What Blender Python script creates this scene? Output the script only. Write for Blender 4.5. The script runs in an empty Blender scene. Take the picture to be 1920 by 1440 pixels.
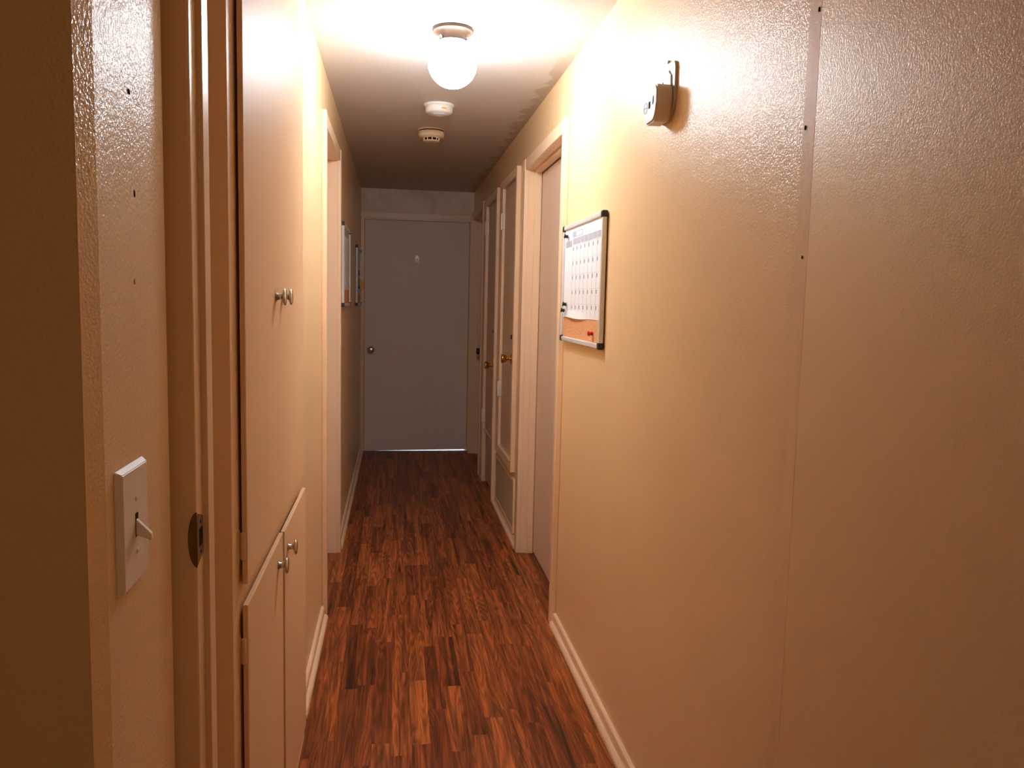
import bpy, bmesh, math, random
from mathutils import Vector, Matrix
random.seed(4)
scene = bpy.context.scene
COL = scene.collection
PI = math.pi

# ------------------------------------------------------------------ room numbers (metres)
XL, XR, ZC, YE = -0.298, 0.680, 2.295, 7.253     # left wall, right wall, ceiling, end wall
CAM_H = 1.354

# ------------------------------------------------------------------ materials
def nn(nt, kind, **kw):
    n = nt.nodes.new(kind)
    for k, v in kw.items():
        setattr(n, k, v)
    return n

def base_mat(name, color, rough=0.5, spec=0.5, metal=0.0, coat=0.0):
    m = bpy.data.materials.new(name)
    m.use_nodes = True
    nt = m.node_tree
    b = nt.nodes['Principled BSDF']
    b.inputs['Base Color'].default_value = (*color, 1)
    b.inputs['Roughness'].default_value = rough
    b.inputs['Specular IOR Level'].default_value = spec
    b.inputs['Metallic'].default_value = metal
    b.inputs['Coat Weight'].default_value = coat
    return m, nt, b

def paint(name, color, rough=0.38, spec=0.5, bump=0.25, scale=260.0, dist=0.0012, var=0.06, vscale=2.2,
          stretch=(1, 1, 1), coat=0.0, coat_rough=0.25, coat_ior=1.5, diffuse_bump=1.0):
    """Brushed or rolled paint: slight patchy tone, fine relief in the bump."""
    m, nt, b = base_mat(name, color, rough, spec, coat=coat)
    L = nt.links
    tc = nn(nt, 'ShaderNodeTexCoord')
    mp = nn(nt, 'ShaderNodeMapping')
    mp.inputs['Scale'].default_value = stretch
    L.new(tc.outputs['Object'], mp.inputs['Vector'])
    n1 = nn(nt, 'ShaderNodeTexNoise')
    n1.inputs['Scale'].default_value = vscale
    n1.inputs['Detail'].default_value = 5
    n1.inputs['Roughness'].default_value = 0.6
    L.new(mp.outputs[0], n1.inputs['Vector'])
    ramp = nn(nt, 'ShaderNodeValToRGB')
    ramp.color_ramp.elements[0].position = 0.3
    ramp.color_ramp.elements[1].position = 0.7
    ramp.color_ramp.elements[0].color = tuple(c * (1 - var) for c in color) + (1,)
    ramp.color_ramp.elements[1].color = tuple(min(1, c * (1 + var)) for c in color) + (1,)
    L.new(n1.outputs['Fac'], ramp.inputs['Fac'])
    L.new(ramp.outputs['Color'], b.inputs['Base Color'])
    n2 = nn(nt, 'ShaderNodeTexNoise')
    n2.inputs['Scale'].default_value = scale
    n2.inputs['Detail'].default_value = 2.5
    n2.inputs['Roughness'].default_value = 0.5
    L.new(mp.outputs[0], n2.inputs['Vector'])
    bp = nn(nt, 'ShaderNodeBump')
    bp.inputs['Strength'].default_value = bump
    bp.inputs['Distance'].default_value = dist
    L.new(n2.outputs['Fac'], bp.inputs['Height'])
    if coat > 0:
        b.inputs['Coat Roughness'].default_value = coat_rough
        b.inputs['Coat IOR'].default_value = coat_ior
        L.new(bp.outputs['Normal'], b.inputs['Coat Normal'])
        b2 = nn(nt, 'ShaderNodeBump')
        b2.inputs['Strength'].default_value = bump * diffuse_bump
        b2.inputs['Distance'].default_value = dist
        L.new(n2.outputs['Fac'], b2.inputs['Height'])
        L.new(b2.outputs['Normal'], b.inputs['Normal'])
    else:
        L.new(bp.outputs['Normal'], b.inputs['Normal'])
    return m

WALL = (0.87, 0.625, 0.355)
M = {}
M['wall'] = paint('cream_orange_peel_paint', WALL, rough=0.6, spec=0.2, bump=0.85, scale=230, dist=0.0022, var=0.03, coat=0.62, coat_rough=0.18, coat_ior=1.55, diffuse_bump=0.12)
M['wall_near'] = paint('cream_pink_roller_paint', (0.86, 0.625, 0.365), rough=0.6, spec=0.2, bump=0.45, scale=290, dist=0.0018, var=0.04, coat=0.95, coat_rough=0.33, coat_ior=1.66, diffuse_bump=0.12)
M['batten'] = paint('worn_batten_paint', (0.80, 0.56, 0.34), rough=0.5, bump=0.3, scale=60, dist=0.0012, var=0.10, vscale=9, stretch=(1, 1, .12))
M['trim'] = paint('gloss_cream_trim_paint', (0.88, 0.65, 0.44), rough=0.34, bump=0.25, scale=40, dist=0.0010, var=0.04, vscale=6, stretch=(1, 1, .08))
M['cabinet'] = paint('cream_cabinet_gloss_paint', (0.80, 0.56, 0.35), rough=0.46, spec=0.08, bump=0.22, scale=26, dist=0.0012, var=0.03, vscale=4, stretch=(1, 1, .10))
M['door_pink'] = paint('pale_pink_door_paint', (0.76, 0.58, 0.45), rough=0.40, bump=0.25, scale=230, dist=0.0010, var=0.03)
M['door_tan'] = paint('tan_closet_door_paint', (0.64, 0.46, 0.31), rough=0.40, bump=0.25, scale=180, dist=0.0010, var=0.04)
M['door_grey'] = paint('grey_entry_door_paint', (0.84, 0.745, 0.68), rough=0.55, bump=0.25, scale=300, dist=0.0008, var=0.03)
M['recess'] = paint('cream_side_paint', WALL, rough=0.5, bump=0.3, scale=200, dist=0.0012, var=0.03)  # same even cream as the walls
M['white_plastic'] = paint('white_plastic', (0.80, 0.78, 0.76), rough=0.35, bump=0.03, scale=300, var=0.01)
M['plate_plastic'] = paint('switch_plate_plastic', (0.90, 0.80, 0.73), rough=0.35, bump=0.05, scale=300, var=0.02)
M['cream_plastic'] = paint('aged_cream_plastic', (0.82, 0.66, 0.46), rough=0.42, bump=0.03, scale=300, var=0.02)
M['detector_plastic'] = paint('ivory_plastic', (0.62, 0.55, 0.46), rough=0.38, bump=0.03, scale=300, var=0.02)
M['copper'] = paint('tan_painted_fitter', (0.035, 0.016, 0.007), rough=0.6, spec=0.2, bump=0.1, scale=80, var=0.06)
M['dark'] = paint('black_plastic', (0.012, 0.011, 0.011), rough=0.4, bump=0.02, var=0.1)
M['void'] = paint('dark_cavity', (0.02, 0.012, 0.008), rough=0.9, spec=0.1, bump=0.0, var=0.1)
M['hinge'] = paint('lit_tone_hinge_paint', (0.92, 0.84, 0.72), rough=0.4, bump=0.1, scale=80, var=0.03)  # paler than the trim: light caught by the protruding hinges, put into the colour
M['filter'] = paint('brown_grille_backing', (0.16, 0.095, 0.055), rough=0.9, spec=0.1, bump=0.0, var=0.1)  # plain brown for the panel behind the grille louvres
M['grey_mark'] = paint('grey_print', (0.30, 0.31, 0.36), rough=0.7, bump=0.0, var=0.05)
M['grey_cell'] = paint('pale_grey_print', (0.42, 0.44, 0.52), rough=0.7, bump=0.0, var=0.06, vscale=90)
M['paper'] = paint('white_paper', (0.80, 0.81, 0.86), rough=0.7, bump=0.1, scale=40, dist=0.001, var=0.02)
M['whiteboard'] = paint('white_melamine', (0.66, 0.70, 0.66), rough=0.25, bump=0.02, var=0.07, vscale=14)
M['yellow'] = paint('yellow_plastic', (0.80, 0.42, 0.02), rough=0.4, bump=0.0, var=0.02)
M['orange'] = paint('orange_sticker', (0.85, 0.40, 0.04), rough=0.4, bump=0.0, var=0.02)
M['red'] = paint('red_plastic', (0.65, 0.01, 0.01), rough=0.3, bump=0.0, var=0.02)
M['clear'] = paint('pale_blue_plastic', (0.80, 0.88, 0.95), rough=0.25, bump=0.0, var=0.02)

def cork():
    m, nt, b = base_mat('cork', (0.72, 0.36, 0.17), 0.8, 0.2)
    tc = nn(nt, 'ShaderNodeTexCoord'); n = nn(nt, 'ShaderNodeTexNoise'); r = nn(nt, 'ShaderNodeValToRGB')
    n.inputs['Scale'].default_value = 160; n.inputs['Detail'].default_value = 4
    nt.links.new(tc.outputs['Object'], n.inputs['Vector']); nt.links.new(n.outputs['Fac'], r.inputs['Fac'])
    r.color_ramp.elements[0].color = (0.50, 0.22, 0.09, 1); r.color_ramp.elements[0].position = .3
    r.color_ramp.elements[1].color = (0.80, 0.42, 0.21, 1); r.color_ramp.elements[1].position = .6
    nt.links.new(r.outputs['Color'], b.inputs['Base Color'])
    return m
M['cork'] = cork()

def metal(name, color, rough):
    m, nt, b = base_mat(name, color, rough, 0.5, 1.0)
    tc = nn(nt, 'ShaderNodeTexCoord'); n = nn(nt, 'ShaderNodeTexNoise'); mr = nn(nt, 'ShaderNodeMapRange')
    n.inputs['Scale'].default_value = 60
    nt.links.new(tc.outputs['Object'], n.inputs['Vector']); nt.links.new(n.outputs['Fac'], mr.inputs['Value'])
    mr.inputs['To Min'].default_value = rough * 0.8; mr.inputs['To Max'].default_value = rough * 1.3
    nt.links.new(mr.outputs['Result'], b.inputs['Roughness'])
    return m
M['nickel'] = metal('satin_nickel', (0.62, 0.58, 0.54), 0.22)
M['aluminium'] = paint('brushed_aluminium', (0.66, 0.65, 0.64), rough=0.32, spec=0.9, bump=0.0, var=0.03, stretch=(1, 1, .05))
M['brass'] = metal('polished_brass', (0.62, 0.36, 0.09), 0.16)
M['old_metal'] = metal('tarnished_strike_metal', (0.22, 0.15, 0.08), 0.45)
M['dark_metal'] = metal('dark_bronze', (0.06, 0.05, 0.045), 0.3)

def ceiling_mat():
    m, nt, b = base_mat('stippled_ceiling_paint', (0.72, 0.68, 0.65), 0.75, 0.25)
    L = nt.links
    tc = nn(nt, 'ShaderNodeTexCoord'); sep = nn(nt, 'ShaderNodeSeparateXYZ')
    L.new(tc.outputs['Object'], sep.inputs[0])
    # a roughly brushed edge along the right wall in an older, browner coat
    n = nn(nt, 'ShaderNodeTexNoise'); n.inputs['Scale'].default_value = 9; n.inputs['Detail'].default_value = 6
    L.new(tc.outputs['Object'], n.inputs['Vector'])
    a = nn(nt, 'ShaderNodeMath', operation='MULTIPLY_ADD'); a.inputs[1].default_value = 0.22
    L.new(n.outputs['Fac'], a.inputs[0]); L.new(sep.outputs['X'], a.inputs[2])
    mr = nn(nt, 'ShaderNodeMapRange'); mr.inputs['From Min'].default_value = 0.735; mr.inputs['From Max'].default_value = 0.755
    L.new(a.outputs[0], mr.inputs['Value'])
    yr = nn(nt, 'ShaderNodeMapRange'); yr.inputs['From Min'].default_value = 2.9; yr.inputs['From Max'].default_value = 3.5
    L.new(sep.outputs['Y'], yr.inputs['Value'])
    mu = nn(nt, 'ShaderNodeMath', operation='MULTIPLY'); L.new(mr.outputs[0], mu.inputs[0]); L.new(yr.outputs[0], mu.inputs[1])
    mx = nn(nt, 'ShaderNodeMix', data_type='RGBA')
    mx.inputs[6].default_value = (0.63, 0.60, 0.60, 1); mx.inputs[7].default_value = (0.52, 0.44, 0.38, 1)
    L.new(mu.outputs[0], mx.inputs[0]); L.new(mx.outputs[2], b.inputs['Base Color'])
    n2 = nn(nt, 'ShaderNodeTexNoise'); n2.inputs['Scale'].default_value = 120; n2.inputs['Detail'].default_value = 3
    L.new(tc.outputs['Object'], n2.inputs['Vector'])
    bp = nn(nt, 'ShaderNodeBump'); bp.inputs['Strength'].default_value = 0.35; bp.inputs['Distance'].default_value = 0.0015
    L.new(n2.outputs['Fac'], bp.inputs['Height']); L.new(bp.outputs[0], b.inputs['Normal'])
    return m
M['ceiling'] = ceiling_mat()

def end_wall_mat():
    m, nt, b = base_mat('patched_end_wall_paint', (0.78, 0.6, 0.48), 0.6, 0.3)
    L = nt.links
    tc = nn(nt, 'ShaderNodeTexCoord')
    n = nn(nt, 'ShaderNodeTexNoise'); n.inputs['Scale'].default_value = 5; n.inputs['Detail'].default_value = 8; n.inputs['Roughness'].default_value = .65
    L.new(tc.outputs['Object'], n.inputs['Vector'])
    r = nn(nt, 'ShaderNodeValToRGB')
    r.color_ramp.elements[0].position = .36; r.color_ramp.elements[0].color = (0.80, 0.64, 0.54, 1)
    r.color_ramp.elements[1].position = .60; r.color_ramp.elements[1].color = (0.98, 0.84, 0.75, 1)
    L.new(n.outputs['Fac'], r.inputs['Fac']); L.new(r.outputs[0], b.inputs['Base Color'])
    return m
M['end_wall'] = end_wall_mat()

def floor_mat():
    m, nt, b = base_mat('mahogany_strip_laminate', (0.2, 0.06, 0.02), 0.42, 0.30)
    L = nt.links
    def math_(op, a, c=None, d=None):
        n = nn(nt, 'ShaderNodeMath', operation=op)
        for i, v in enumerate((a, c, d)):
            if v is None: continue
            if isinstance(v, (int, float)): n.inputs[i].default_value = v
            else: L.new(v, n.inputs[i])
        return n.outputs[0]
    def comb(x, y, z=0.0):
        n = nn(nt, 'ShaderNodeCombineXYZ')
        for i, v in enumerate((x, y, z)):
            if isinstance(v, (int, float)): n.inputs[i].default_value = v
            else: L.new(v, n.inputs[i])
        return n.outputs[0]
    tc = nn(nt, 'ShaderNodeTexCoord'); sep = nn(nt, 'ShaderNodeSeparateXYZ')
    L.new(tc.outputs['Object'], sep.inputs[0])
    X, Y = sep.outputs['X'], sep.outputs['Y']
    W = 0.060
    xs = math_('DIVIDE', X, W)
    ci = math_('FLOOR', xs)
    w1 = nn(nt, 'ShaderNodeTexWhiteNoise', noise_dimensions='1D'); L.new(math_('ADD', ci, 37.3), w1.inputs['W'])
    length = math_('MULTIPLY_ADD', w1.outputs['Value'], 0.34, 0.42)
    yo = math_('MULTIPLY_ADD', w1.outputs['Value'], 7.77, math_('ADD', Y, 20.0))
    ri = math_('FLOOR', math_('DIVIDE', yo, length))
    w2 = nn(nt, 'ShaderNodeTexWhiteNoise', noise_dimensions='2D'); L.new(comb(ci, ri), w2.inputs['Vector'])
    idv = w2.outputs['Value']
    sepc = nn(nt, 'ShaderNodeSeparateColor'); L.new(w2.outputs['Color'], sepc.inputs[0])
    r1 = nn(nt, 'ShaderNodeValToRGB')
    e = r1.color_ramp.elements
    e[0].position = 0.0; e[0].color = (0.215, 0.054, 0.015, 1)
    e[1].position = 1.0; e[1].color = (0.440, 0.132, 0.034, 1)
    e2 = e.new(0.35); e2.color = (0.300, 0.078, 0.020, 1)
    e3 = e.new(0.75); e3.color = (0.370, 0.103, 0.027, 1)
    L.new(idv, r1.inputs['Fac'])
    # long grain
    gx = math_('MULTIPLY_ADD', X, 1.0, math_('MULTIPLY', idv, 13.0))
    gv = comb(math_('MULTIPLY', gx, 38.0), math_('MULTIPLY', Y, 1.5), math_('MULTIPLY', sepc.outputs[1], 30.0))
    ng = nn(nt, 'ShaderNodeTexNoise'); ng.inputs['Scale'].default_value = 1.0; ng.inputs['Detail'].default_value = 5
    ng.inputs['Roughness'].default_value = 0.62; ng.inputs['Distortion'].default_value = 0.9
    L.new(gv, ng.inputs['Vector'])
    # fine pores
    pv = comb(math_('MULTIPLY', X, 420.0), math_('MULTIPLY', Y, 14.0), math_('MULTIPLY', idv, 50.0))
    npz = nn(nt, 'ShaderNodeTexNoise'); npz.inputs['Scale'].default_value = 1.0; npz.inputs['Detail'].default_value = 3
    L.new(pv, npz.inputs['Vector'])
    # cathedral figure: contour lines of a slow stretched noise
    cv = comb(math_('MULTIPLY', gx, 17.0), math_('MULTIPLY', Y, 1.3), math_('MULTIPLY', sepc.outputs[2], 40.0))
    nc = nn(nt, 'ShaderNodeTexNoise'); nc.inputs['Scale'].default_value = 1.0; nc.inputs['Detail'].default_value = 1.5
    L.new(cv, nc.inputs['Vector'])
    rings = math_('SINE', math_('MULTIPLY', nc.outputs['Fac'], 95.0))
    rg = nn(nt, 'ShaderNodeMapRange'); rg.inputs['From Min'].default_value = -1; rg.inputs['From Max'].default_value = 1
    rg.inputs['To Min'].default_value = 0.72; rg.inputs['To Max'].default_value = 1.20
    L.new(rings, rg.inputs['Value'])
    gr = nn(nt, 'ShaderNodeMapRange'); gr.inputs['From Min'].default_value = .28; gr.inputs['From Max'].default_value = .72
    gr.inputs['To Min'].default_value = 0.12; gr.inputs['To Max'].default_value = 1.60
    L.new(ng.outputs['Fac'], gr.inputs['Value'])
    pr = nn(nt, 'ShaderNodeMapRange'); pr.inputs['From Min'].default_value = .3; pr.inputs['From Max'].default_value = .7
    pr.inputs['To Min'].default_value = 0.82; pr.inputs['To Max'].default_value = 1.12
    L.new(npz.outputs['Fac'], pr.inputs['Value'])
    k = math_('MULTIPLY', math_('MULTIPLY', gr.outputs[0], rg.outputs[0]), pr.outputs[0])
    # hairline joints
    fx = math_('FRACT', xs)
    ex = math_('MINIMUM', fx, math_('SUBTRACT', 1.0, fx))
    fy = math_('FRACT', math_('DIVIDE', yo, length))
    ey = math_('MULTIPLY', math_('MINIMUM', fy, math_('SUBTRACT', 1.0, fy)), 6.0)
    jm = nn(nt, 'ShaderNodeMapRange'); jm.inputs['From Min'].default_value = 0.0; jm.inputs['From Max'].default_value = 0.022
    jm.inputs['To Min'].default_value = 0.72; jm.inputs['To Max'].default_value = 1.0
    L.new(math_('MINIMUM', ex, ey), jm.inputs['Value'])
    k = math_('MULTIPLY', k, jm.outputs[0])
    vm = nn(nt, 'ShaderNodeVectorMath', operation='SCALE')
    L.new(r1.outputs['Color'], vm.inputs[0]); L.new(k, vm.inputs['Scale'])
    L.new(vm.outputs[0], b.inputs['Base Color'])
    bp = nn(nt, 'ShaderNodeBump'); bp.inputs['Strength'].default_value = 0.12; bp.inputs['Distance'].default_value = 0.0006
    L.new(k, bp.inputs['Height']); L.new(bp.outputs[0], b.inputs['Normal'])
    return m
M['floor'] = floor_mat()

def emit(name, color, strength):
    m = bpy.data.materials.new(name); m.use_nodes = True
    nt = m.node_tree; nt.nodes.clear()
    e = nn(nt, 'ShaderNodeEmission'); o = nn(nt, 'ShaderNodeOutputMaterial')
    e.inputs['Color'].default_value = (*color, 1); e.inputs['Strength'].default_value = strength
    nt.links.new(e.outputs[0], o.inputs['Surface'])
    return m
LAMP = (0.85, 0.925, 1.0)
M['globe'] = emit('lit_opal_glass', LAMP, 45.0)
M['concrete'] = paint('pale_concrete', (0.6, 0.62, 0.65), rough=0.8, bump=0.2, scale=60, var=0.08)

# ------------------------------------------------------------------ geometry helpers
class MB:
    def __init__(self):
        self.bm = bmesh.new()
    def _merge(self, t, smooth=False):
        if smooth:
            for f in t.faces: f.smooth = True
        me = bpy.data.meshes.new('tmp'); t.to_mesh(me); t.free()
        self.bm.from_mesh(me); bpy.data.meshes.remove(me)
    def box(self, x0, x1, y0, y1, z0, z1, bevel=0.0, seg=2, fn=None):
        x0, x1 = sorted((x0, x1)); y0, y1 = sorted((y0, y1)); z0, z1 = sorted((z0, z1))
        t = bmesh.new(); bmesh.ops.create_cube(t, size=1)
        for v in t.verts:
            v.co = Vector(((x0 + x1) / 2 + v.co.x * (x1 - x0), (y0 + y1) / 2 + v.co.y * (y1 - y0), (z0 + z1) / 2 + v.co.z * (z1 - z0)))
        if bevel > 0:
            bmesh.ops.bevel(t, geom=t.edges[:], offset=min(bevel, .45 * min(x1 - x0, y1 - y0, z1 - z0)), segments=seg, affect='EDGES', profile=0.5)
        if fn:
            for v in t.verts: v.co = Vector(fn(v.co))
        self._merge(t)
        return self
    def prism(self, pts, axis, a0, a1, bevel=0.0, seg=2, smooth=False):
        """pts are 2-D; axis 'z': (x,y), 'y': (x,z), 'x': (y,z)"""
        def P(p, a):
            return {'z': (p[0], p[1], a), 'y': (p[0], a, p[1]), 'x': (a, p[0], p[1])}[axis]
        t = bmesh.new()
        lo = [t.verts.new(P(p, a0)) for p in pts]; hi = [t.verts.new(P(p, a1)) for p in pts]
        n = len(pts)
        f0 = t.faces.new(lo); f1 = t.faces.new(hi[::-1])
        for i in range(n):
            t.faces.new((lo[i], hi[i], hi[(i + 1) % n], lo[(i + 1) % n]))
        bmesh.ops.recalc_face_normals(t, faces=t.faces[:])
        if bevel > 0:
            ed = list({e for f in (f0, f1) for e in f.edges})
            bmesh.ops.bevel(t, geom=ed, offset=bevel, segments=seg, affect='EDGES')
        self._merge(t, smooth)
        return self
    def lathe(self, prof, origin, axis=(0, 0, 1), seg=40, smooth=True, sx=1.0, sy=1.0, caps=True):
        """prof: (radius, height along axis)"""
        q = Vector((0, 0, 1)).rotation_difference(Vector(axis).normalized())
        o = Vector(origin); t = bmesh.new(); rings = []
        for r, h in prof:
            if r < 1e-6:
                rings.append([t.verts.new(o + q @ Vector((0, 0, h)))])
            else:
                rings.append([t.verts.new(o + q @ Vector((sx * r * math.cos(2 * PI * i / seg), sy * r * math.sin(2 * PI * i / seg), h))) for i in range(seg)])
        for a, b in zip(rings, rings[1:]):
            for i in range(seg):
                j = (i + 1) % seg
                if len(a) == 1 and len(b) > 1: t.faces.new((a[0], b[i], b[j]))
                elif len(b) == 1 and len(a) > 1: t.faces.new((a[j], a[i], b[0]))
                elif len(a) > 1: t.faces.new((a[i], b[i], b[j], a[j]))
        for rg in (rings[0], rings[-1]):
            if len(rg) > 1 and caps: t.faces.new(rg)
        bmesh.ops.recalc_face_normals(t, faces=t.faces[:])
        self._merge(t, smooth)
        return self
    def build(self, name, m, parent=None, autosmooth=False):
        me = bpy.data.meshes.new(name)
        off = Vector((0, 0, 0))
        if parent is not None:
            p = parent
            while p is not None:
                off += Vector(p.location); p = p.parent
            bmesh.ops.translate(self.bm, verts=self.bm.verts[:], vec=-off)
        self.bm.to_mesh(me); self.bm.free()
        me.materials.append(m if not isinstance(m, str) else M[m])
        o = bpy.data.objects.new(name, me)
        COL.objects.link(o)
        if parent is not None: o.parent = parent
        return o

def tag(o, label=None, cat=None, group=None, kind=None):
    if label: o['label'] = label
    if cat: o['category'] = cat
    if group: o['group'] = group
    if kind: o['kind'] = kind
    return o
def struct(o, label, cat):
    return tag(o, label, cat, None, 'structure')
def empty(name, loc, label, cat, group=None, kind=None):
    o = bpy.data.objects.new(name, None); COL.objects.link(o); o.location = loc
    o.empty_display_size = 0.1
    return tag(o, label, cat, group, kind)
def part_label(o, label):
    o['label'] = label; return o
def arc(cx, cy, r, a0, a1, n):
    return [(cx + r * math.cos(math.radians(a0 + (a1 - a0) * i / n)), cy + r * math.sin(math.radians(a0 + (a1 - a0) * i / n))) for i in range(n + 1)]

# ================================================================== SETTING
YB = -2.4                      # back of the room the photo is taken from
NEAR_X = lambda y: 0.680 + (1.290 - y) * 0.034      # the nearest stretch of right wall splays a little
f = MB().box(-2.2, 1.1, YB - .1, 7.268, -0.10, 0.0)
struct(f.build('floor', 'floor'), 'dark reddish brown wood strip laminate floor of the hallway', 'floor')
c = MB().box(-2.2, 1.1, YB - .1, 7.50, ZC, ZC + .1)
struct(c.build('ceiling', 'ceiling'), 'off white stippled hallway ceiling around the lit globe', 'ceiling')

# left wall, near stretch with chamfered outer corner and rounded inner corner
pts = [(-2.1, 0.852), (-0.3052, 0.852), (XL, 0.886), (XL, 1.125)] + arc(XL - .030, 1.125, .030, 0, 60, 6)[1:] + [(-0.34, 1.166), (-2.1, 1.166)]
w = MB().prism(pts, 'z', 0, ZC)
wl = w.build('wall_left_near', 'wall')
struct(wl, 'near end of left wall carrying the light switch, cream orange peel paint', 'wall')
MB().box(-0.415, -0.4135, 0.8512, 0.853, 0, ZC).build('panel_joint', 'batten', wl)
nh = MB().lathe([(0, 0), (.0022, 0.0), (.0030, .0004), (0, .0009)], (XL, 0.994, 1.578), (1, 0, 0), 12, sy=1.7).build('nail_hole', 'void', wl)
MB().lathe([(0, 0), (.0013, 0.0), (.0018, .0006), (0, .0011)], (XL, 0.999, 1.367), (1, 0, 0), 12, sx=2.0).build('nail_hole', 'batten', wl)
MB().lathe([(0, 0), (.0015, 0.0), (.0018, .0006), (0, .0011)], (XL, 1.006, 1.467), (1, 0, 0), 12, sx=2.4).build('nail_hole', 'void', wl)
# left wall: recess between the jamb and the cabinet, then the stretches beyond
w = MB()
w.box(-0.42, -0.335, 1.166, 1.462, 0, ZC)
w.box(-0.42, XL, 2.492, 3.456, 0, ZC)
w.box(-0.42, XL, 3.456, 4.324, 2.057, ZC)
w.box(-0.42, XL, 4.324, YE, 0, ZC)
struct(w.build('wall_left', 'wall'), 'far part of left wall beyond the built-in cabinet', 'wall')

# right wall
w = MB()
T = 0.12
for y0, y1, z0, z1 in [(1.330, 3.280, 0, ZC), (3.280, 4.254, 2.044, ZC), (4.254, 4.555, 0, ZC), (4.555, 5.105, 2.045, ZC), (4.555, 5.105, 0, .435),
                       (5.105, 5.400, 0, ZC), (5.400, 6.005, 2.035, ZC), (6.005, 6.250, 0, ZC), (6.250, 7.132, 2.057, ZC), (7.132, 7.50, 0, ZC)]:
    w.box(XR, XR + T, y0, y1, z0, z1)
wr = w.build('wall_right', 'wall')
struct(wr, 'long right wall in cream orange peel paint', 'wall')
w = MB()
w.prism([(XR, 1.292), (NEAR_X(YB), YB), (NEAR_X(YB) + .12, YB), (XR + .12, 1.292)], 'z', 0, ZC)
wn = w.build('wall_right_near', 'wall_near')
struct(wn, 'nearest stretch of right wall, duller pinkish cream', 'wall')
w = MB()
w.box(XR - .0002, XR + .1, 1.2915, 1.3305, 0, ZC)
bt = w.build('trim_1', 'batten')
struct(bt, 'worn vertical batten covering the joint in the right wall', 'wall batten')
for y, z, r in [(1.298, 1.838, .0022), (1.322, 1.655, .0022), (1.307, 1.439, .0016)]:
    MB().lathe([(0, 0), (r, 0.0), (r * 1.2, .0006), (0, .0012)], (XR - .0007, y, z), (-1, 0, 0), 12, sx=1.7).build('nail_hole', 'void', bt)

# end wall around the entry door
DL, DR = -0.2685, 0.647
w = MB()
w.box(-0.42, DL - .012, YE, YE + .14, 0, ZC)
w.box(DR + .012, XR + T, YE, YE + .14, 0, ZC)
w.box(DL - .012, DR + .012, YE, YE + .14, 2.045, ZC)
struct(w.build('wall_end', 'end_wall'), 'end wall above the grey door with patchy pinkish paint', 'wall')
# the room behind the camera, closed to keep the world light out
w = MB().box(-2.2, -2.1, YB, 0.9, 0, ZC)
struct(w.build('wall_side_room', 'wall'), 'side wall of the room the hallway opens from', 'wall')
w = MB().box(-2.2, 1.1, YB - .1, YB, 0, ZC)
struct(w.build('wall_back', 'wall'), 'back wall of the room the hallway opens from', 'wall')

# ------------------------------------------------------------------ baseboards (flat board + quarter round shoe)
def baseboard(name, side, y0, y1, label, x=None, board=True, top=0.053):
    s = 1 if side == 'right' else -1
    xw = (XR if s > 0 else XL) if x is None else x
    m = MB()
    X = lambda d: xw - s * d
    if board:
        m.prism([(X(0), 0), (X(.013), 0), (X(.013), top - .010), (X(.0115), top - .004), (X(.007), top), (X(0), top)], 'y', y0, y1)
    b0 = .0128 if board else 0
    q = [(X(b0), 0), (X(b0 + .0155), 0)] + [(X(b0 + .0155 * math.cos(a)), .004 + .015 * math.sin(a)) for a in [i * PI / 2 / 6 for i in range(1, 7)]] + [(X(b0), .019)]
    m.prism(q, 'y', y0 + .006, y1 - .004)
    return struct(m.build(name, 'trim'), label, 'baseboard')
baseboard('baseboard_right', 'right', 1.33, 3.256, 'low cream baseboard with shoe moulding along the near right wall')
baseboard('baseboard_right_closet', 'right', 4.312, 5.352, 'cream shoe and base below the louvred return grille', top=.030)
baseboard('baseboard_left', 'left', 2.56, 3.412, 'short cream baseboard between cabinet and left doorway')
baseboard('baseboard_left_far', 'left', 4.368, 7.232, 'cream baseboard along the far left wall under the two boards')
baseboard('baseboard_cabinet', 'left', 1.52, 2.462, 'cream shoe moulding at the foot of the built-in cabinet', x=-.2825, board=False)
m = MB().prism([(NEAR_X(YB) - .013, YB), (XR - .014, 1.29), (XR - .001, 1.29), (NEAR_X(YB), YB)], 'z', 0, .053)
struct(m.build('baseboard_right_near', 'trim'), 'cream baseboard along the nearest stretch of right wall', 'baseboard')

# ------------------------------------------------------------------ door casings
def doorway(name, side, y0, y1, zh, xdoor, near_w, far_w, proud, depth, label, head_h=.055, recess_mat='trim'):
    """cased opening y0..y1, head at zh; jamb runs from the hall face to the wall's back; stop strip before the door"""
    s = 1 if side == 'right' else -1
    xw = XR if s > 0 else XL
    X = lambda d: xw + s * d           # d>0 into the wall
    m = MB()
    p = -proud
    top = zh + head_h
    m.box(X(p), X(.0), y0 - near_w, y0, 0, top, .003)
    m.box(X(p), X(.0), y1, y1 + far_w, 0, top, .003)
    m.box(X(p * .85), X(.0), y0 - .001, y1 + .001, zh, top, .003)
    m.box(X(-.001), X(depth), y0 - .02, y0, 0, zh)
    m.box(X(-.001), X(depth), y1, y1 + .02, 0, zh)
    m.box(X(-.001), X(depth), y0 - .02, y1 + .02, zh, zh + .02)
    sd = abs(xdoor - xw)
    m.box(X(sd - .038), X(sd - .002), y0, y0 + .010, 0, zh, .0015)
    m.box(X(sd - .038), X(sd - .002), y1 - .010, y1, 0, zh, .0015)
    m.box(X(sd - .038), X(sd - .002), y0, y1, zh - .012, zh, .0015)
    return struct(m.build(name, 'trim'), label, 'door frame')
doorway('trim_2', 'left', 3.47, 4.31, 2.045, -.385, .048, .055, .020, .118, 'cream door frame of the left hallway doorway')
doorway('trim_3', 'right', 3.292, 4.242, 2.030, .747, .040, .068, .024, .118, 'cream door frame of the first doorway on the right')
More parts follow.
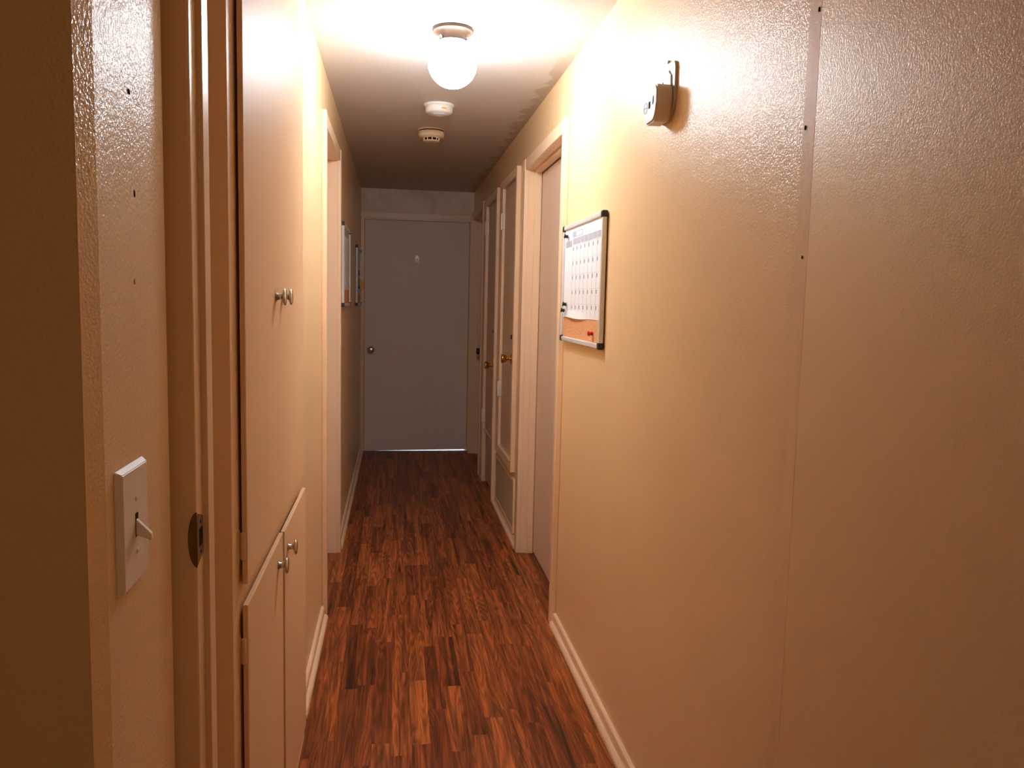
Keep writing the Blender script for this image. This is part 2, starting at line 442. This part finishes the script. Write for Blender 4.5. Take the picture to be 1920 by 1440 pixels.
doorway('trim_4', 'right', 6.262, 7.120, 2.045, .750, .060, .004, .032, .118, 'cream door frame of the farthest doorway on the right')

# doors set in them
d = MB().box(-.42, -.387, 3.475, 4.305, .008, 2.04, .002)
struct(d.build('door_2', 'door_pink'), 'cream door set deep in the left doorway', 'door')
d = MB().box(.749, .784, 3.294, 4.240, .006, 2.015, .002)
d3 = d.build('door_3', 'door_pink')
struct(d3, 'plain pale pinkish flush door in the first doorway on the right', 'door')
lt = MB()
lt.box(.744, .7492, 3.690, 3.702, 1.566, 1.640, .001)
lt.lathe([(0, 0), (.005, 0), (.006, .004), (.004, .010), (0, .011)], (.7492, 3.696, 1.573), (-1, 0, 0), 12)
lt.lathe([(0, 0), (.0045, 0), (.005, .004), (.003, .007), (0, .008)], (.7492, 3.696, 1.634), (-1, 0, 0), 12)
part_label(lt.build('latch_bar', 'dark_metal', d3), 'small dark vertical latch bar')
d = MB().box(.752, .787, 6.266, 7.116, .006, 2.03, .002)
d6 = d.build('door_6', 'door_pink')
struct(d6, 'door in the farthest doorway on the right with dark knob', 'door')
def round_knob(parent, origin, axis, m, r=.027, L=.060):
    k = MB()
    k.lathe([(0, 0), (.030, 0), (.031, .003), (.026, .007), (.013, .010), (.0105, .022), (.014, .030), (r * .93, .036), (r, .042), (r, L - .008), (r * .86, L - .001), (r * .5, L + .001), (0, L)], origin, axis, 32)
    return k.build('knob', m, parent)
round_knob(d6, (.752, 6.90, .925), (-1, 0, 0), 'dark_metal', .026, .066)

# end door
D1 = MB()
t = bmesh.new()
D1.box(DL + .004, DR - .004, YE + .004, YE + .040, 0.004, 2.030, .0015,
       fn=lambda co: (co.x, co.y, co.z if co.z > .5 else .0012 + max(0, (co.x - .10)) * .022))
d1 = D1.build('door_1', 'door_grey')
struct(d1, 'flat grey door closing the far end of the hallway', 'door')
k = MB()
k.lathe([(0, 0), (.029, 0), (.030, .003), (.022, .008), (.012, .011), (.011, .020), (.018, .028), (.026, .036), (.0275, .044), (.024, .052), (.014, .056), (0, .057)], (-.208, YE + .004, .902), (0, -1, 0), 36)
part_label(k.build('knob', 'nickel', d1), 'round satin silver knob')
# frame of the end door
m = MB()
m.box(XL, DL, YE - .018, YE + .10, 0, 2.094, .002)
m.box(DL - .002, DL + .014, YE + .042, YE + .06, 0, 2.05)
m.box(DR - .014, DR + .002, YE + .042, YE + .06, 0, 2.05)
m.box(DR, XR, YE - .018, YE + .10, 0, 2.094, .002)
m.box(DL - .002, DR + .002, YE - .022, YE, 2.042, 2.094, .003)
m.box(DL - .002, DR + .002, YE - .010, YE + .10, 2.033, 2.046, .001)
struct(m.build('trim_5', 'trim'), 'brown-shaded cream frame around the grey end door', 'door frame')
m = MB().box(-.6, 1.1, 7.272, 8.9, -.10, -.004)
struct(m.build('porch_ground', 'concrete'), 'pale concrete outside seen as a lit sliver under the end door', 'ground')

# adhesive hook on the end door
hk = empty('adhesive_hook', (.186, YE + .004, 1.66), 'small pale blue plastic hook stuck high on the grey end door', 'hook')
b = MB(); b.prism([(.186 + .020 * math.cos(a) * 0.9, 1.700 + .034 * math.sin(a)) for a in [i * 2 * PI / 24 for i in range(24)]], 'y', YE - .001, YE + .004, .001)
b.build('backplate', 'clear', hk)
b = MB(); b.prism([(-0.001 + YE, 1.705), (YE - .006, 1.700), (YE - .010, 1.682), (YE - .018, 1.672), (YE - .024, 1.680), (YE - .026, 1.679), (YE - .020, 1.667), (YE - .006, 1.670), (YE - .001, 1.690)], 'x', .179, .193)
b.build('hook_arm', 'clear', hk)

# ------------------------------------------------------------------ closets on the right
# closet 1: framed short door above a return-air grille
m = MB()
xf = .655
def ring(m, x0, x1, y0, y1, z0, z1, wn_, wf, wb, wt, bev=.002):
    m.box(x0, x1, y0, y0 + wn_, z0, z1, bev); m.box(x0, x1, y1 - wf, y1, z0, z1, bev)
    m.box(x0, x1, y0 + wn_, y1 - wf, z0, z0 + wb, bev); m.box(x0, x1, y0 + wn_, y1 - wf, z1 - wt, z1, bev)
ring(m, xf, XR, 4.515, 5.240, .385, 2.095, .042, .138, .058, .050)
struct(m.build('trim_6', 'trim'), 'cream frame around the short closet door above the grille', 'door frame')
d = MB().box(.671, .705, 4.560, 5.100, .446, 2.040, .002)
d4 = d.build('door_4', 'door_tan')
struct(d4, 'short tan closet door above the louvred grille, brass knob', 'door')
MB().box(.669, .671, 4.560, 5.100, .975, .979, .0005).build('seam_strip', 'trim', d4)
def tulip_knob(parent, y, z, x):
    k = MB()
    k.lathe([(0, 0), (.031, 0), (.032, .002), (.028, .006), (.018, .008), (.011, .011), (.0085, .017), (.0095, .023), (.016, .031), (.0225, .041), (.0255, .052), (.0260, .060), (.0235, .063), (.012, .0635), (0, .062)], (x, y, z), (-1, 0, 0), 36)
    return part_label(k.build('knob', 'brass', parent), 'tulip shaped brass knob')
tulip_knob(d4, 4.652, 1.024, .671)
def hasp(parent, y, z, x):
    h = MB()
    h.box(x - .004, x, y - .005, y + .005, z, z + .052, .001)
    h.lathe([(0, 0), (.010, 0), (.011, .006), (.008, .014), (0, .016)], (x, y, z + .008), (-1, 0, 0), 16, sx=1.35)
    return part_label(h.build('latch', 'dark', parent), 'small black hook latch')
hasp(d4, 4.628, 1.142, .671)
def hinge(parent, y, z, x, h=.100, m='hinge'):
    g = MB()
    g.lathe([(0, -h / 2), (.0065, -h / 2), (.0078, -h / 2 + .002), (.0078, h / 2 - .002), (.0065, h / 2), (0, h / 2)], (xf - .003, y - .006, z), (0, 0, 1), 16)
    g.box(xf - .004, x + .0, y - .0035, y - .0005, z - h / 2 + .003, z + h / 2 - .003, .0006)
    g.box(xf - .002, xf, y, y + .022, z - h / 2 + .003, z + h / 2 - .003, .0006)
    return g.build('hinge', m, parent)
for z in (1.845, .80):
    hinge(d4, 5.100, z, .670)

# return grille
gr = empty('return_air_grille', (.655, 4.9, .03), 'cream louvred return air grille low on the right wall below the closet door', 'vent grille')
m = MB(); ring(m, .668, XR, 4.470, 5.300, .040, .350, .022, .022, .024, .022, .002)
m.build('frame', 'trim', gr)
m = MB()
for i in range(24):
    z = .070 + i * .0108
    m.prism([(.6795, z), (.6690, z + .0062), (.6682, z + .0052), (.6788, z - .001)], 'y', 4.490, 5.280)
for i in range(17):
    y = 4.51 + i * .046
    m.box(.6765, .6795, y, y + .004, .060, .332)
m.build('louvres', 'trim', gr)
MB().box(.6794, .6800, 4.490, 5.280, .062, .330).build('louvre_backing', 'filter', gr)

# closet 2
m = MB()
m.box(.649, XR, 5.350, 5.402, 0, 2.088, .003)
m.box(.651, XR, 6.003, 6.165, 0, 2.088, .003)
m.box(.652, XR, 5.402, 6.003, 2.034, 2.088, .002)
struct(m.build('trim_7', 'trim'), 'cream frame around the tall closet door past the grille', 'door frame')
d = MB().box(.672, .706, 5.404, 6.001, .405, 2.030, .002)
d.box(.679, .708, 5.404, 6.001, .030, .404, .002)
d5 = d.build('door_5', 'door_tan')
struct(d5, 'tall tan closet door, second closet on the right', 'door')
MB().box(.664, .6795, 5.404, 6.001, .396, .404, .001).build('pale_strip', 'white_plastic', d5)  # thin pale strip standing out across the door
tulip_knob(d5, 5.530, .915, .672)
hasp(d5, 5.505, 1.140, .672)
for z in (1.875, .50):
    g = hinge(d5, 6.002, z, .671)

# ------------------------------------------------------------------ cross-hall jamb on the left with strike plate
m = MB()
m.box(-.335, -.2745, 1.172, 1.284, 0, ZC, .0035, 3)
m.box(-.276, -.2664, 1.212, 1.2476, 0, ZC, .0012)
tj = m.build('trim_8', 'trim')
struct(tj, 'cream door jamb and stop beside the light switch, with old strike plate', 'door jamb')
sp = MB()
sp.prism([(1.1745, 0.972), (1.2060, 0.982), (1.2060, 1.036), (1.1745, 1.046)], 'x', -.2746, -.2732, .0004)
sp.prism([(-.2735, 1.049)] + [(-.2735 - .0125 * math.sin(a), 1.009 + .040 * math.cos(a)) for a in [i * PI / 14 for i in range(1, 14)]] + [(-.2735, .969)], 'y', 1.1690, 1.1716, .0008)
sp.box(-.2746, -.2730, 1.1690, 1.1765, .972, 1.046, .0006)
so = part_label(sp.build('strike_plate', 'old_metal', tj), 'tarnished metal strike plate')
for z in (.987, 1.031):
    MB().lathe([(0, 0), (.0032, 0), (.0026, .0008), (0, .0009)], (-.2732, 1.191, z), (1, 0, 0), 14).build('screw', 'dark_metal', so)
MB().box(-.2733, -.2727, 1.181, 1.199, .996, 1.022, .0002).build('latch_hole', 'void', so)

# ------------------------------------------------------------------ light switch
sw = empty('light_switch', (XL, .962, 1.02), 'white toggle light switch plate on the near left wall', 'light switch')
p = MB()
y0, y1, z0, z1 = .912, 1.010, 1.020, 1.161
t = bmesh.new()
def frust(m, x0, x1, y0, y1, z0, z1, ins):
    t = bmesh.new()
    a = [t.verts.new((x0, y, z)) for y, z in ((y0, z0), (y1, z0), (y1, z1), (y0, z1))]
    b = [t.verts.new((x1, y, z)) for y, z in ((y0 + ins, z0 + ins), (y1 - ins, z0 + ins), (y1 - ins, z1 - ins), (y0 + ins, z1 - ins))]
    t.faces.new(a[::-1]); t.faces.new(b)
    for i in range(4): t.faces.new((a[i], a[(i + 1) % 4], b[(i + 1) % 4], b[i]))
    bmesh.ops.recalc_face_normals(t, faces=t.faces[:])
    bmesh.ops.bevel(t, geom=t.edges[:], offset=.0009, segments=2, affect='EDGES')
    m._merge(t)
frust(p, XL, XL + .0075, y0, y1, z0, z1, .005)
p.build('plate', 'plate_plastic', sw)
MB().box(XL + .0070, XL + .0079, .9565, .9665, 1.077, 1.104, .0003).build('toggle_slot', 'void', sw)
tg = MB()
tg.prism([(XL + .0062, 1.0985), (XL + .0062, 1.0790), (XL + .0235, 1.0725), (XL + .0245, 1.0740), (XL + .0240, 1.0800)], 'y', .9575, .9655, .0010)
tg.build('toggle', 'plate_plastic', sw)
for z in (1.060, 1.121):
    MB().lathe([(0, 0), (.0032, 0), (.0030, .0010), (.0016, .0014), (0, .0014)], (XL + .0073, .9615, z), (1, 0, 0), 16).build('screw', 'plate_plastic', sw)

# ------------------------------------------------------------------ built-in linen cabinet
cb = empty('linen_cabinet', (-.29, 2.0, 0), 'tall built-in cream cabinet with two upper and two lower doors on the left', 'cabinet')
FX = -.2825
m = MB()
m.box(-.335, FX, 1.462, 1.575, 0, ZC, .002)                  # near stile
m.box(-.335, FX, 2.440, 2.492, 0, ZC, .001)                  # far stile
m.box(-.335, FX, 1.575, 2.440, 2.020, ZC)                    # top panel
m.box(-.335, FX, 1.575, 2.440, .765, .835)                   # rail between the doors
m.box(-.335, FX, 1.575, 2.440, 0, .080)                      # foot rail
m.box(-.335, FX, 1.975, 2.005, .08, .765)                     # mullion
m.box(-.335, FX, 1.975, 2.005, .835, 2.02)
m.build('face_frame', 'cabinet', cb)
MB().box(-.42, -.336, 1.464, 2.490, 0, ZC).build('carcass', 'void', cb)
def cab_door(y0, y1, z0, z1, xb, xfnt, label=None, fn=None):
    o = MB().box(xb, xfnt, y0, y1, z0, z1, .0018, 2, fn).build('door', 'cabinet', cb)
    return o
XB, XF = -.2775, -.2675
ud1 = cab_door(1.525, 1.992, .818, 2.043, XB, XF)
ud2 = cab_door(1.996, 2.476, .818, 2.040, XB - .001, XF - .001)
ld1 = cab_door(1.525, 2.006, .030, .778, XB, XF)
ld2 = cab_door(2.010, 2.482, .030, .779, XB + .003, XF + .0035)
part_label(ld2, 'lower far door standing slightly ajar')
def cab_knob(par, y, z, x):
    k = MB().lathe([(0, 0), (.0095, 0), (.0095, .002), (.0072, .004), (.0068, .012), (.0085, .0145), (.0165, .0165), (.0192, .0185), (.0192, .0205), (.0170, .0225), (.008, .0238), (0, .024)], (x, y, z), (1, 0, 0), 32)
    return k.build('knob', 'nickel', par)
cab_knob(ud1, 1.912, 1.352, XF); cab_knob(ud2, 2.030, 1.352, XF - .001)
cab_knob(ld1, 1.925, .722, XF); cab_knob(ld2, 2.070, .722, XF + .0035)
def cab_hinge(par, z, y=1.5245):
    h = MB()
    h.box(-.2835, -.2700, y - .0030, y + .0005, z - .025, z + .025, .0012)
    h.lathe([(0, -.026), (.0032, -.026), (.0038, -.024), (.0038, .024), (.0032, .026), (0, .026)], (-.2745, y - .004, z), (0, 0, 1), 14)
    h.box(FX - .0005, FX + .0018, y - .018, y + .002, z - .030, z + .030, .0006)
    return part_label(h.build('hinge', 'cabinet', par), 'painted-over cabinet hinge')
cab_hinge(ud1, .892); cab_hinge(ld1, .690)

# ------------------------------------------------------------------ ceiling fixtures
GX, GY, GZ = .192, 2.960, 2.180
lamp = empty('ceiling_light', (GX, GY, ZC), 'glowing white globe light hanging from the ceiling', 'ceiling light')
m = MB().lathe([(0, 0), (.070, 0), (.0725, -.003), (.0725, -.009), (.070, -.012), (.066, -.010), (.060, -.011), (.053, -.018), (.048, -.028), (.047, -.040), (.049, -.043), (.045, -.0435), (0, -.0435)], (GX, GY, ZC), (0, 0, 1), 48)
part_label(m.build('fitter_ring', 'copper', lamp), 'tan metal fitter ring')
gp = [(.040, .107)] + [(.086 * math.sin(math.radians(a)), .086 * math.cos(math.radians(a))) for a in [28 + (180 - 28) * i / 26 for i in range(26)]] + [(0, -.086)]
gp = [(.041, .090), (.041, .080)] + gp[1:]
m = MB().lathe(gp, (GX, GY, GZ), (0, 0, 1), 56)
part_label(m.build('globe', 'globe', lamp), 'glowing opal glass globe')
for a in (-20, 100, 220):
    dx, dy = math.cos(math.radians(a)), math.sin(math.radians(a))
    m = MB().lathe([(0, 0), (.0022, 0), (.0022, .008), (.0048, .009), (.0048, .014), (0, .015)], (GX + .046 * dx, GY + .046 * dy, ZC - .036), (dx, dy, 0), 12)
    m.build('thumb_screw', 'nickel', lamp)

sx, sy = .203, 4.085
s1 = empty('smoke_alarm', (sx, sy, ZC), 'white domed smoke alarm with orange sticker nearest the globe light', 'smoke alarm')
MB().lathe([(0, 0), (.073, 0), (.0745, -.003), (.0745, -.008), (.0725, -.010), (.070, -.0105), (.070, -.0135), (0, -.0135)], (sx, sy, ZC), (0, 0, 1), 48).build('mounting_base', 'white_plastic', s1)
MB().lathe([(0, -.0134), (.065, -.0134), (.067, -.016), (.066, -.036), (.061, -.042), (.045, -.044), (.030, -.050), (.016, -.0535), (0, -.0545)], (sx, sy, ZC), (0, 0, 1), 48).build('cover', 'white_plastic', s1)
st = MB()
pts = []
for i in range(9):
    a = math.radians(-82 + i * 2.6)
    pts.append((sx + .0672 * math.cos(a), sy + .0672 * math.sin(a)))
inner = [(sx + .0655 * math.cos(math.radians(-82 + i * 2.6)), sy + .0655 * math.sin(math.radians(-82 + i * 2.6))) for i in range(8, -1, -1)]
st.prism(pts + inner, 'z', ZC - .0315, ZC - .0245)
st.build('sticker', 'orange', s1)
v = MB()
v.prism([(sx + .038 * math.cos(a), sy + .038 * math.sin(a)) for a in [math.radians(-140 + i * 10) for i in range(13)]] + [(sx + .030 * math.cos(a), sy + .030 * math.sin(a)) for a in [math.radians(-20 - i * 10) for i in range(13)]], 'z', ZC - .052, ZC - .046)
v.build('vent_slot', 'grey_cell', s1)

sx, sy = .192, 4.690
s2 = empty('smoke_alarm.001', (sx, sy, ZC), 'cream smoke detector with dark slotted chamber, farther from the globe light', 'smoke alarm')
MB().lathe([(0, 0), (.074, 0), (.075, -.002), (.074, -.005), (0, -.005)], (sx, sy, ZC), (0, 0, 1), 48).build('mounting_base', 'cream_plastic', s2)
MB().lathe([(0, -.005), (.069, -.005), (.069, -.011), (0, -.011)], (sx, sy, ZC), (0, 0, 1), 48).build('shadow_gap', 'void', s2)
MB().lathe([(0, -.011), (.071, -.011), (.073, -.013), (.072, -.036), (.068, -.041), (.048, -.043), (.047, -.045), (0, -.045)], (sx, sy, ZC), (0, 0, 1), 48).build('cover', 'cream_plastic', s2)
MB().lathe([(0, -.045), (.038, -.045), (.038, -.060), (0, -.060)], (sx, sy, ZC), (0, 0, 1), 40).build('sensing_chamber', 'void', s2)
c2 = MB().lathe([(0, -.0585), (.044, -.0585), (.045, -.060), (.044, -.063), (.030, -.065), (0, -.0655)], (sx, sy, ZC), (0, 0, 1), 40)
for i in range(10):
    a = math.radians(-90 + i * 36 + 4)
    px, py = sx + .0425 * math.cos(a), sy + .0425 * math.sin(a)
    c2.box(px - .0022, px + .0022, py - .0022, py + .0022, ZC - .061, ZC - .044)
c2.build('cage', 'cream_plastic', s2)

# ------------------------------------------------------------------ alarm on the right wall
al = empty('wall_alarm', (XR, 2.05, 1.81), 'ivory plastic alarm on a hanging backplate high on the right wall', 'alarm')
cy0 = 2.052
bp_ = [(cy0 - .067, 1.855)] + [(cy0 + .067 * math.cos(math.radians(a)), 1.868 + .060 * math.sin(math.radians(a))) for a in range(190, 351, 10)] + \
      [(cy0 + .067, 1.900)] + [(cy0 + .030 + .030 * math.cos(math.radians(a)), 1.932 + .022 * math.sin(math.radians(a))) for a in range(0, 91, 15)] + \
      [(cy0 + .008, 1.956), (cy0 + .008, 1.966), (cy0 - .006, 1.966), (cy0 - .006, 1.956)] + \
      [(cy0 - .045 + .022 * math.cos(math.radians(a)), 1.932 + .022 * math.sin(math.radians(a))) for a in range(90, 181, 15)] + [(cy0 - .067, 1.91)]
m = MB().prism(bp_, 'x', XR - .007, XR - .0, .0012); m.build('backplate', 'detector_plastic', al)
ip = [(cy0 - .050, 1.86), (cy0 + .050, 1.86), (cy0 + .045, 1.92)] + [(cy0 + .034 * math.cos(math.radians(a)), 1.925 + .016 * math.sin(math.radians(a))) for a in range(10, 171, 20)] + [(cy0 - .045, 1.92)]
m = MB().prism(ip, 'x', XR - .011, XR - .0065, .001); ipo = m.build('inner_plate', 'clear', al)
MB().lathe([(0, 0), (.0042, 0), (.0042, .0008), (0, .0009)], (XR - .011, cy0 + .012, 1.912), (-1, 0, 0), 14).build('screw_hole', 'void', ipo)
by0, by1 = 1.990, 2.098
bz0, bz1 = 1.806, 1.898
bp2 = arc(by1 - .022, bz1 - .022, .022, 0, 90, 6) + arc(by0 + .024, bz1 - .024, .024, 90, 180, 6) + [(by0, bz0 + .045)] + arc(by0 + .040, bz0 + .036, .036, 185, 250, 6) + arc(by1 - .040, bz0 + .036, .036, 290, 355, 6)
m = MB().prism(bp2, 'x', XR - .050, XR - .008, .004, 3); bd = m.build('body', 'detector_plastic', al)
yc = (by0 + by1) / 2
XX = XR - .0502
def ring_mark(yc_, zc_, r0, r1, m, parent, name, sx_=1.0):
    k = MB()
    k.lathe([(r0, 0), (r1, 0), (r1, .0006), (r0, .0006), (r0, 0)], (XX, yc_, zc_), (-1, 0, 0), 28, caps=False)
    return k
k = ring_mark(yc + .032, 1.852, .0125, .0140, None, None, '')
k.box(XX - .0006, XX, yc + .020, yc + .045, 1.8512, 1.8528)
k.build('test_button', 'grey_mark', bd)
MB().box(XX - .0006, XX, yc - .006, yc + .008, 1.845, 1.862, .0002).build('display', 'void', bd)
MB().lathe([(0, 0), (.0095, 0), (.0095, .0006), (0, .0007)], (XX, yc - .027, 1.860), (-1, 0, 0), 20, sx=1.2, sy=.7).build('sensor_vent', 'grey_mark', bd)

# ------------------------------------------------------------------ bulletin boards
def board(name, side, y0, y1, z0, z1, label, white_from=None, group='framed boards along the hallway'):
    s = 1 if side == 'right' else -1
    xw = XR if s > 0 else XL
    X = lambda d: xw - s * d          # d>0 into the hall
    e = empty(name, (X(0), (y0 + y1) / 2, z0), label, 'board', group)
    fw = .017
    m = MB()
    m.box(X(.004), X(.020), y0, y0 + fw, z0, z1, .003); m.box(X(.004), X(.020), y1 - fw, y1, z0, z1, .003)
    m.box(X(.004), X(.020), y0 + fw, y1 - fw, z0, z0 + fw, .003); m.box(X(.004), X(.020), y0 + fw, y1 - fw, z1 - fw, z1, .003)
    m.build('frame', 'aluminium', e)
    c = .024
    for yy in (y0 - .0015, y1 - c + .0015):
        for zz in (z0 - .0015, z1 - c + .0015):
            MB().box(X(.002), X(.0222), yy, yy + c, zz, zz + c, .005, 3).build('corner_cap', 'dark', e)
    MB().box(X(.0005), X(.006), y0 + .01, y1 - .01, z0 + .01, z1 - .01).build('backing', 'dark', e)
    if white_from is not None:
        MB().box(X(.006), X(.0125), y0 + fw, y1 - fw, z0 + fw, white_from).build('cork_surface', 'cork', e)
        MB().box(X(.006), X(.0125), y0 + fw, y1 - fw, white_from, z1 - fw).build('white_surface', 'whiteboard', e)
    else:
        MB().box(X(.006), X(.0125), y0 + fw, y1 - fw, z0 + fw, z1 - fw).build('cork_surface', 'cork', e)
    return e
BY0, BY1, BZ0, BZ1 = 2.600, 3.232, 1.203, 1.653
board('bulletin_board', 'right', BY0, BY1, BZ0, BZ1, 'aluminium framed cork board with pinned calendar on the right wall')
# calendar sheet pinned on it
xs = XR - .0132
cal = empty('calendar_sheet', (xs, 2.92, 1.30), 'large white month calendar sheet pinned to the right wall board', 'calendar')
sy0, sy1, sz0, sz1 = 2.622, 3.212, 1.296, 1.6365
m = MB()
# a sheet whose lower edge stands off the cork a little
t = bmesh.new(); NY, NZ = 16, 12; grid = []
for i in range(NY + 1):
    row = []
    for j in range(NZ + 1):
        u, v_ = i / NY, j / NZ
        bulge = .007 * max(0, 1 - v_ * 11.0) * math.sin(PI * min(1, max(0, (u - .35) / .6))) if u > .35 else 0
        row.append((xs - bulge, sy0 + (sy1 - sy0) * u, sz0 + (sz1 - sz0) * v_ + (.0 if j else .002 * math.sin(u * 9))))
    grid.append(row)
for off in (0, -.0005):
    vs = [[t.verts.new((x + off, y, z)) for x, y, z in r] for r in grid]
    for i in range(NY):
        for j in range(NZ):
            t.faces.new((vs[i][j], vs[i + 1][j], vs[i + 1][j + 1], vs[i][j + 1]))
bmesh.ops.recalc_face_normals(t, faces=t.faces[:])
m._merge(t); m.build('paper', 'paper', cal)
xp = xs - .0009
U = lambda u: sy1 - (sy1 - sy0) * u       # u runs left to right as one reads it
def rect(m, u0, u1, z0, z1, th=.0003):
    m.box(xp - th, xp, U(u0), U(u1), z0, z1)
m = MB()
cells = [.245 + i * .107 for i in range(8)]
for i in range(7):
    rect(m, cells[i] + .006, cells[i + 1] - .006, sz1 - .064, sz1 - .042)
rect(m, .035, .215, sz1 - .070, sz1 - .046)
rect(m, .235, .335, sz1 - .037, sz1 - .016)
m.build('header_cells', 'grey_cell', cal)
m = MB()
rect(m, .335, .52, sz1 - .019, sz1 - .0165); rect(m, .335, .52, sz1 - .037, sz1 - .0345); rect(m, .505, .52, sz1 - .037, sz1 - .0165)
m.build('title_box', 'grey_cell', cal)
for r in range(5):
    zt = sz1 - .073 - r * .0548
    for i in range(7):
        u = cells[i] + .010
        m = MB(); rect(m, u, u + .016, zt - .0135, zt); m.build('date_number', 'grey_mark', cal)
m = MB()
for r in range(6):
    zt = sz1 - .068 - r * .0548
    if zt > sz0: rect(m, .235, .99, zt - .0006, zt, .0002)
for i in range(8):
    rect(m, cells[i] - .001, cells[i] + .001, sz0 + .01, sz1 - .066, .0002)
m.build('grid_lines', 'grey_cell', cal)
def push_pin(u, z, m, label, ax=(-1, 0, .12), group='push pins on the right wall board'):
    y = U(u); o = (xs - .0006, y, z)
    r = MB().lathe([(0, 0), (.0012, 0), (.0012, .003), (.0080, .0045), (.0070, .0065), (.0060, .008), (.0060, .013), (.0088, .015), (.0088, .018), (0, .0195)], o, ax, 18).build('push_pin', m)
    tag(r, label, 'push pin', group)
push_pin(.11, 1.608, 'dark', 'black push pin in the top far corner of the calendar sheet')
push_pin(.115, 1.346, 'dark', 'black push pin low on the far side of the calendar, upper of two')
push_pin(.065, 1.322, 'dark', 'black push pin at the calendar bottom far corner, lower of two')
push_pin(.86, 1.252, 'red', 'red push pin stuck in the bare cork below the calendar', (-.72, .62, -.1))

board('bulletin_board.001', 'left', 4.585, 5.235, 1.303, 1.765, 'aluminium framed board on the left wall just past the doorway', white_from=1.40)
board('bulletin_board.002', 'left', 6.215, 6.900, 1.295, 1.745, 'aluminium framed board on the left wall nearest the end door', white_from=1.385)
def left_sheet(name, y0, y1, z0, z1, label):
    m = MB().box(XL + .0127, XL + .0138, y0, y1, z0, z1)
    return tag(m.build(name, 'paper'), label, 'paper')
left_sheet('paper_sheet', 4.60, 5.21, 1.398, 1.700, 'blank-looking white sheet on the left board past the doorway')
# bits on the far left board
kt = MB()
kt.prism([(6.52, 1.500), (6.54, 1.495), (6.545, 1.430), (6.53, 1.425), (6.515, 1.44)], 'x', XL + .0127, XL + .024, .001)
tag(kt.build('key_pouch', 'dark'), 'small black pouch hanging on the board nearest the end door', 'pouch')
yt = MB().prism([(6.78, 1.500), (6.82, 1.500), (6.82, 1.425), (6.78, 1.425)], 'x', XL + .0127, XL + .044, .002)
tag(yt.build('yellow_tag', 'yellow'), 'small yellow tag sticking out from the board nearest the end door', 'tag')
rg_ = MB()
t = bmesh.new()
N, K = 24, 8; R_, r_ = .020, .0022
vs = []
for i in range(N):
    a = 2 * PI * i / N
    vs.append([t.verts.new((XL + .016 + r_ * math.sin(2 * PI * k / K), 6.53 + (R_ + r_ * math.cos(2 * PI * k / K)) * math.cos(a), 1.545 + (R_ + r_ * math.cos(2 * PI * k / K)) * math.sin(a))) for k in range(K)])
for i in range(N):
    for k in range(K):
        t.faces.new((vs[i][k], vs[(i + 1) % N][k], vs[(i + 1) % N][(k + 1) % K], vs[i][(k + 1) % K]))
bmesh.ops.recalc_face_normals(t, faces=t.faces[:])
rg_._merge(t, True)
tag(rg_.build('key_ring', 'dark_metal'), 'dark metal key ring hanging above the black pouch', 'key ring')

# ------------------------------------------------------------------ daylight outside the end door, dim world
ld = bpy.data.lights.new('daylight', 'AREA'); ld.energy = 60; ld.size = 1.4; ld.color = (.75, .88, 1.0)
lo = bpy.data.objects.new('daylight', ld); COL.objects.link(lo); lo.location = (.5, 8.3, 2.4); lo.rotation_euler = (math.radians(0), 0, 0)
# weak fill light added behind the camera to lift the near left wall
rl = bpy.data.lights.new('added_fill_light', 'AREA'); rl.energy = 1.7; rl.size = 0.9; rl.color = (1.0, .76, .42)
ro = bpy.data.objects.new('added_fill_light', rl); COL.objects.link(ro); ro.location = (.30, -1.0, ZC - .02)
wd = bpy.data.worlds.new('world'); scene.world = wd; wd.use_nodes = True
wd.node_tree.nodes['Background'].inputs['Color'].default_value = (.5, .6, .8, 1)
wd.node_tree.nodes['Background'].inputs['Strength'].default_value = 0.02

# ------------------------------------------------------------------ camera (solved from the photo's lines)
F, YAW, PIT, ROL = 1527.37, .1439, .1012, .0231
cy, sy_ = math.cos(YAW), math.sin(YAW)
fw = Vector((sy_ * math.cos(PIT), cy * math.cos(PIT), -math.sin(PIT)))
r = Vector((cy, -sy_, 0)); u = r.cross(fw)
r2 = r * math.cos(ROL) + u * math.sin(ROL); u2 = -r * math.sin(ROL) + u * math.cos(ROL)
cam = bpy.data.cameras.new('camera'); co = bpy.data.objects.new('camera', cam); COL.objects.link(co)
co.matrix_world = Matrix(((r2.x, u2.x, -fw.x, 0), (r2.y, u2.y, -fw.y, 0), (r2.z, u2.z, -fw.z, CAM_H), (0, 0, 0, 1)))
cam.sensor_fit = 'HORIZONTAL'; cam.sensor_width = 36.0; cam.lens = F / 1920 * 36.0
cam.clip_start = 0.02
scene.camera = co

vs_ = scene.view_settings
vs_.view_transform = 'Standard'; vs_.look = 'None'; vs_.exposure = 1.33; vs_.gamma = 1.0; vs_.use_curve_mapping = False

cy_ = scene.cycles
cy_.max_bounces = 8; cy_.diffuse_bounces = 6; cy_.glossy_bounces = 3; cy_.transmission_bounces = 2
cy_.caustics_reflective = False; cy_.caustics_refractive = False
cy_.use_light_tree = False
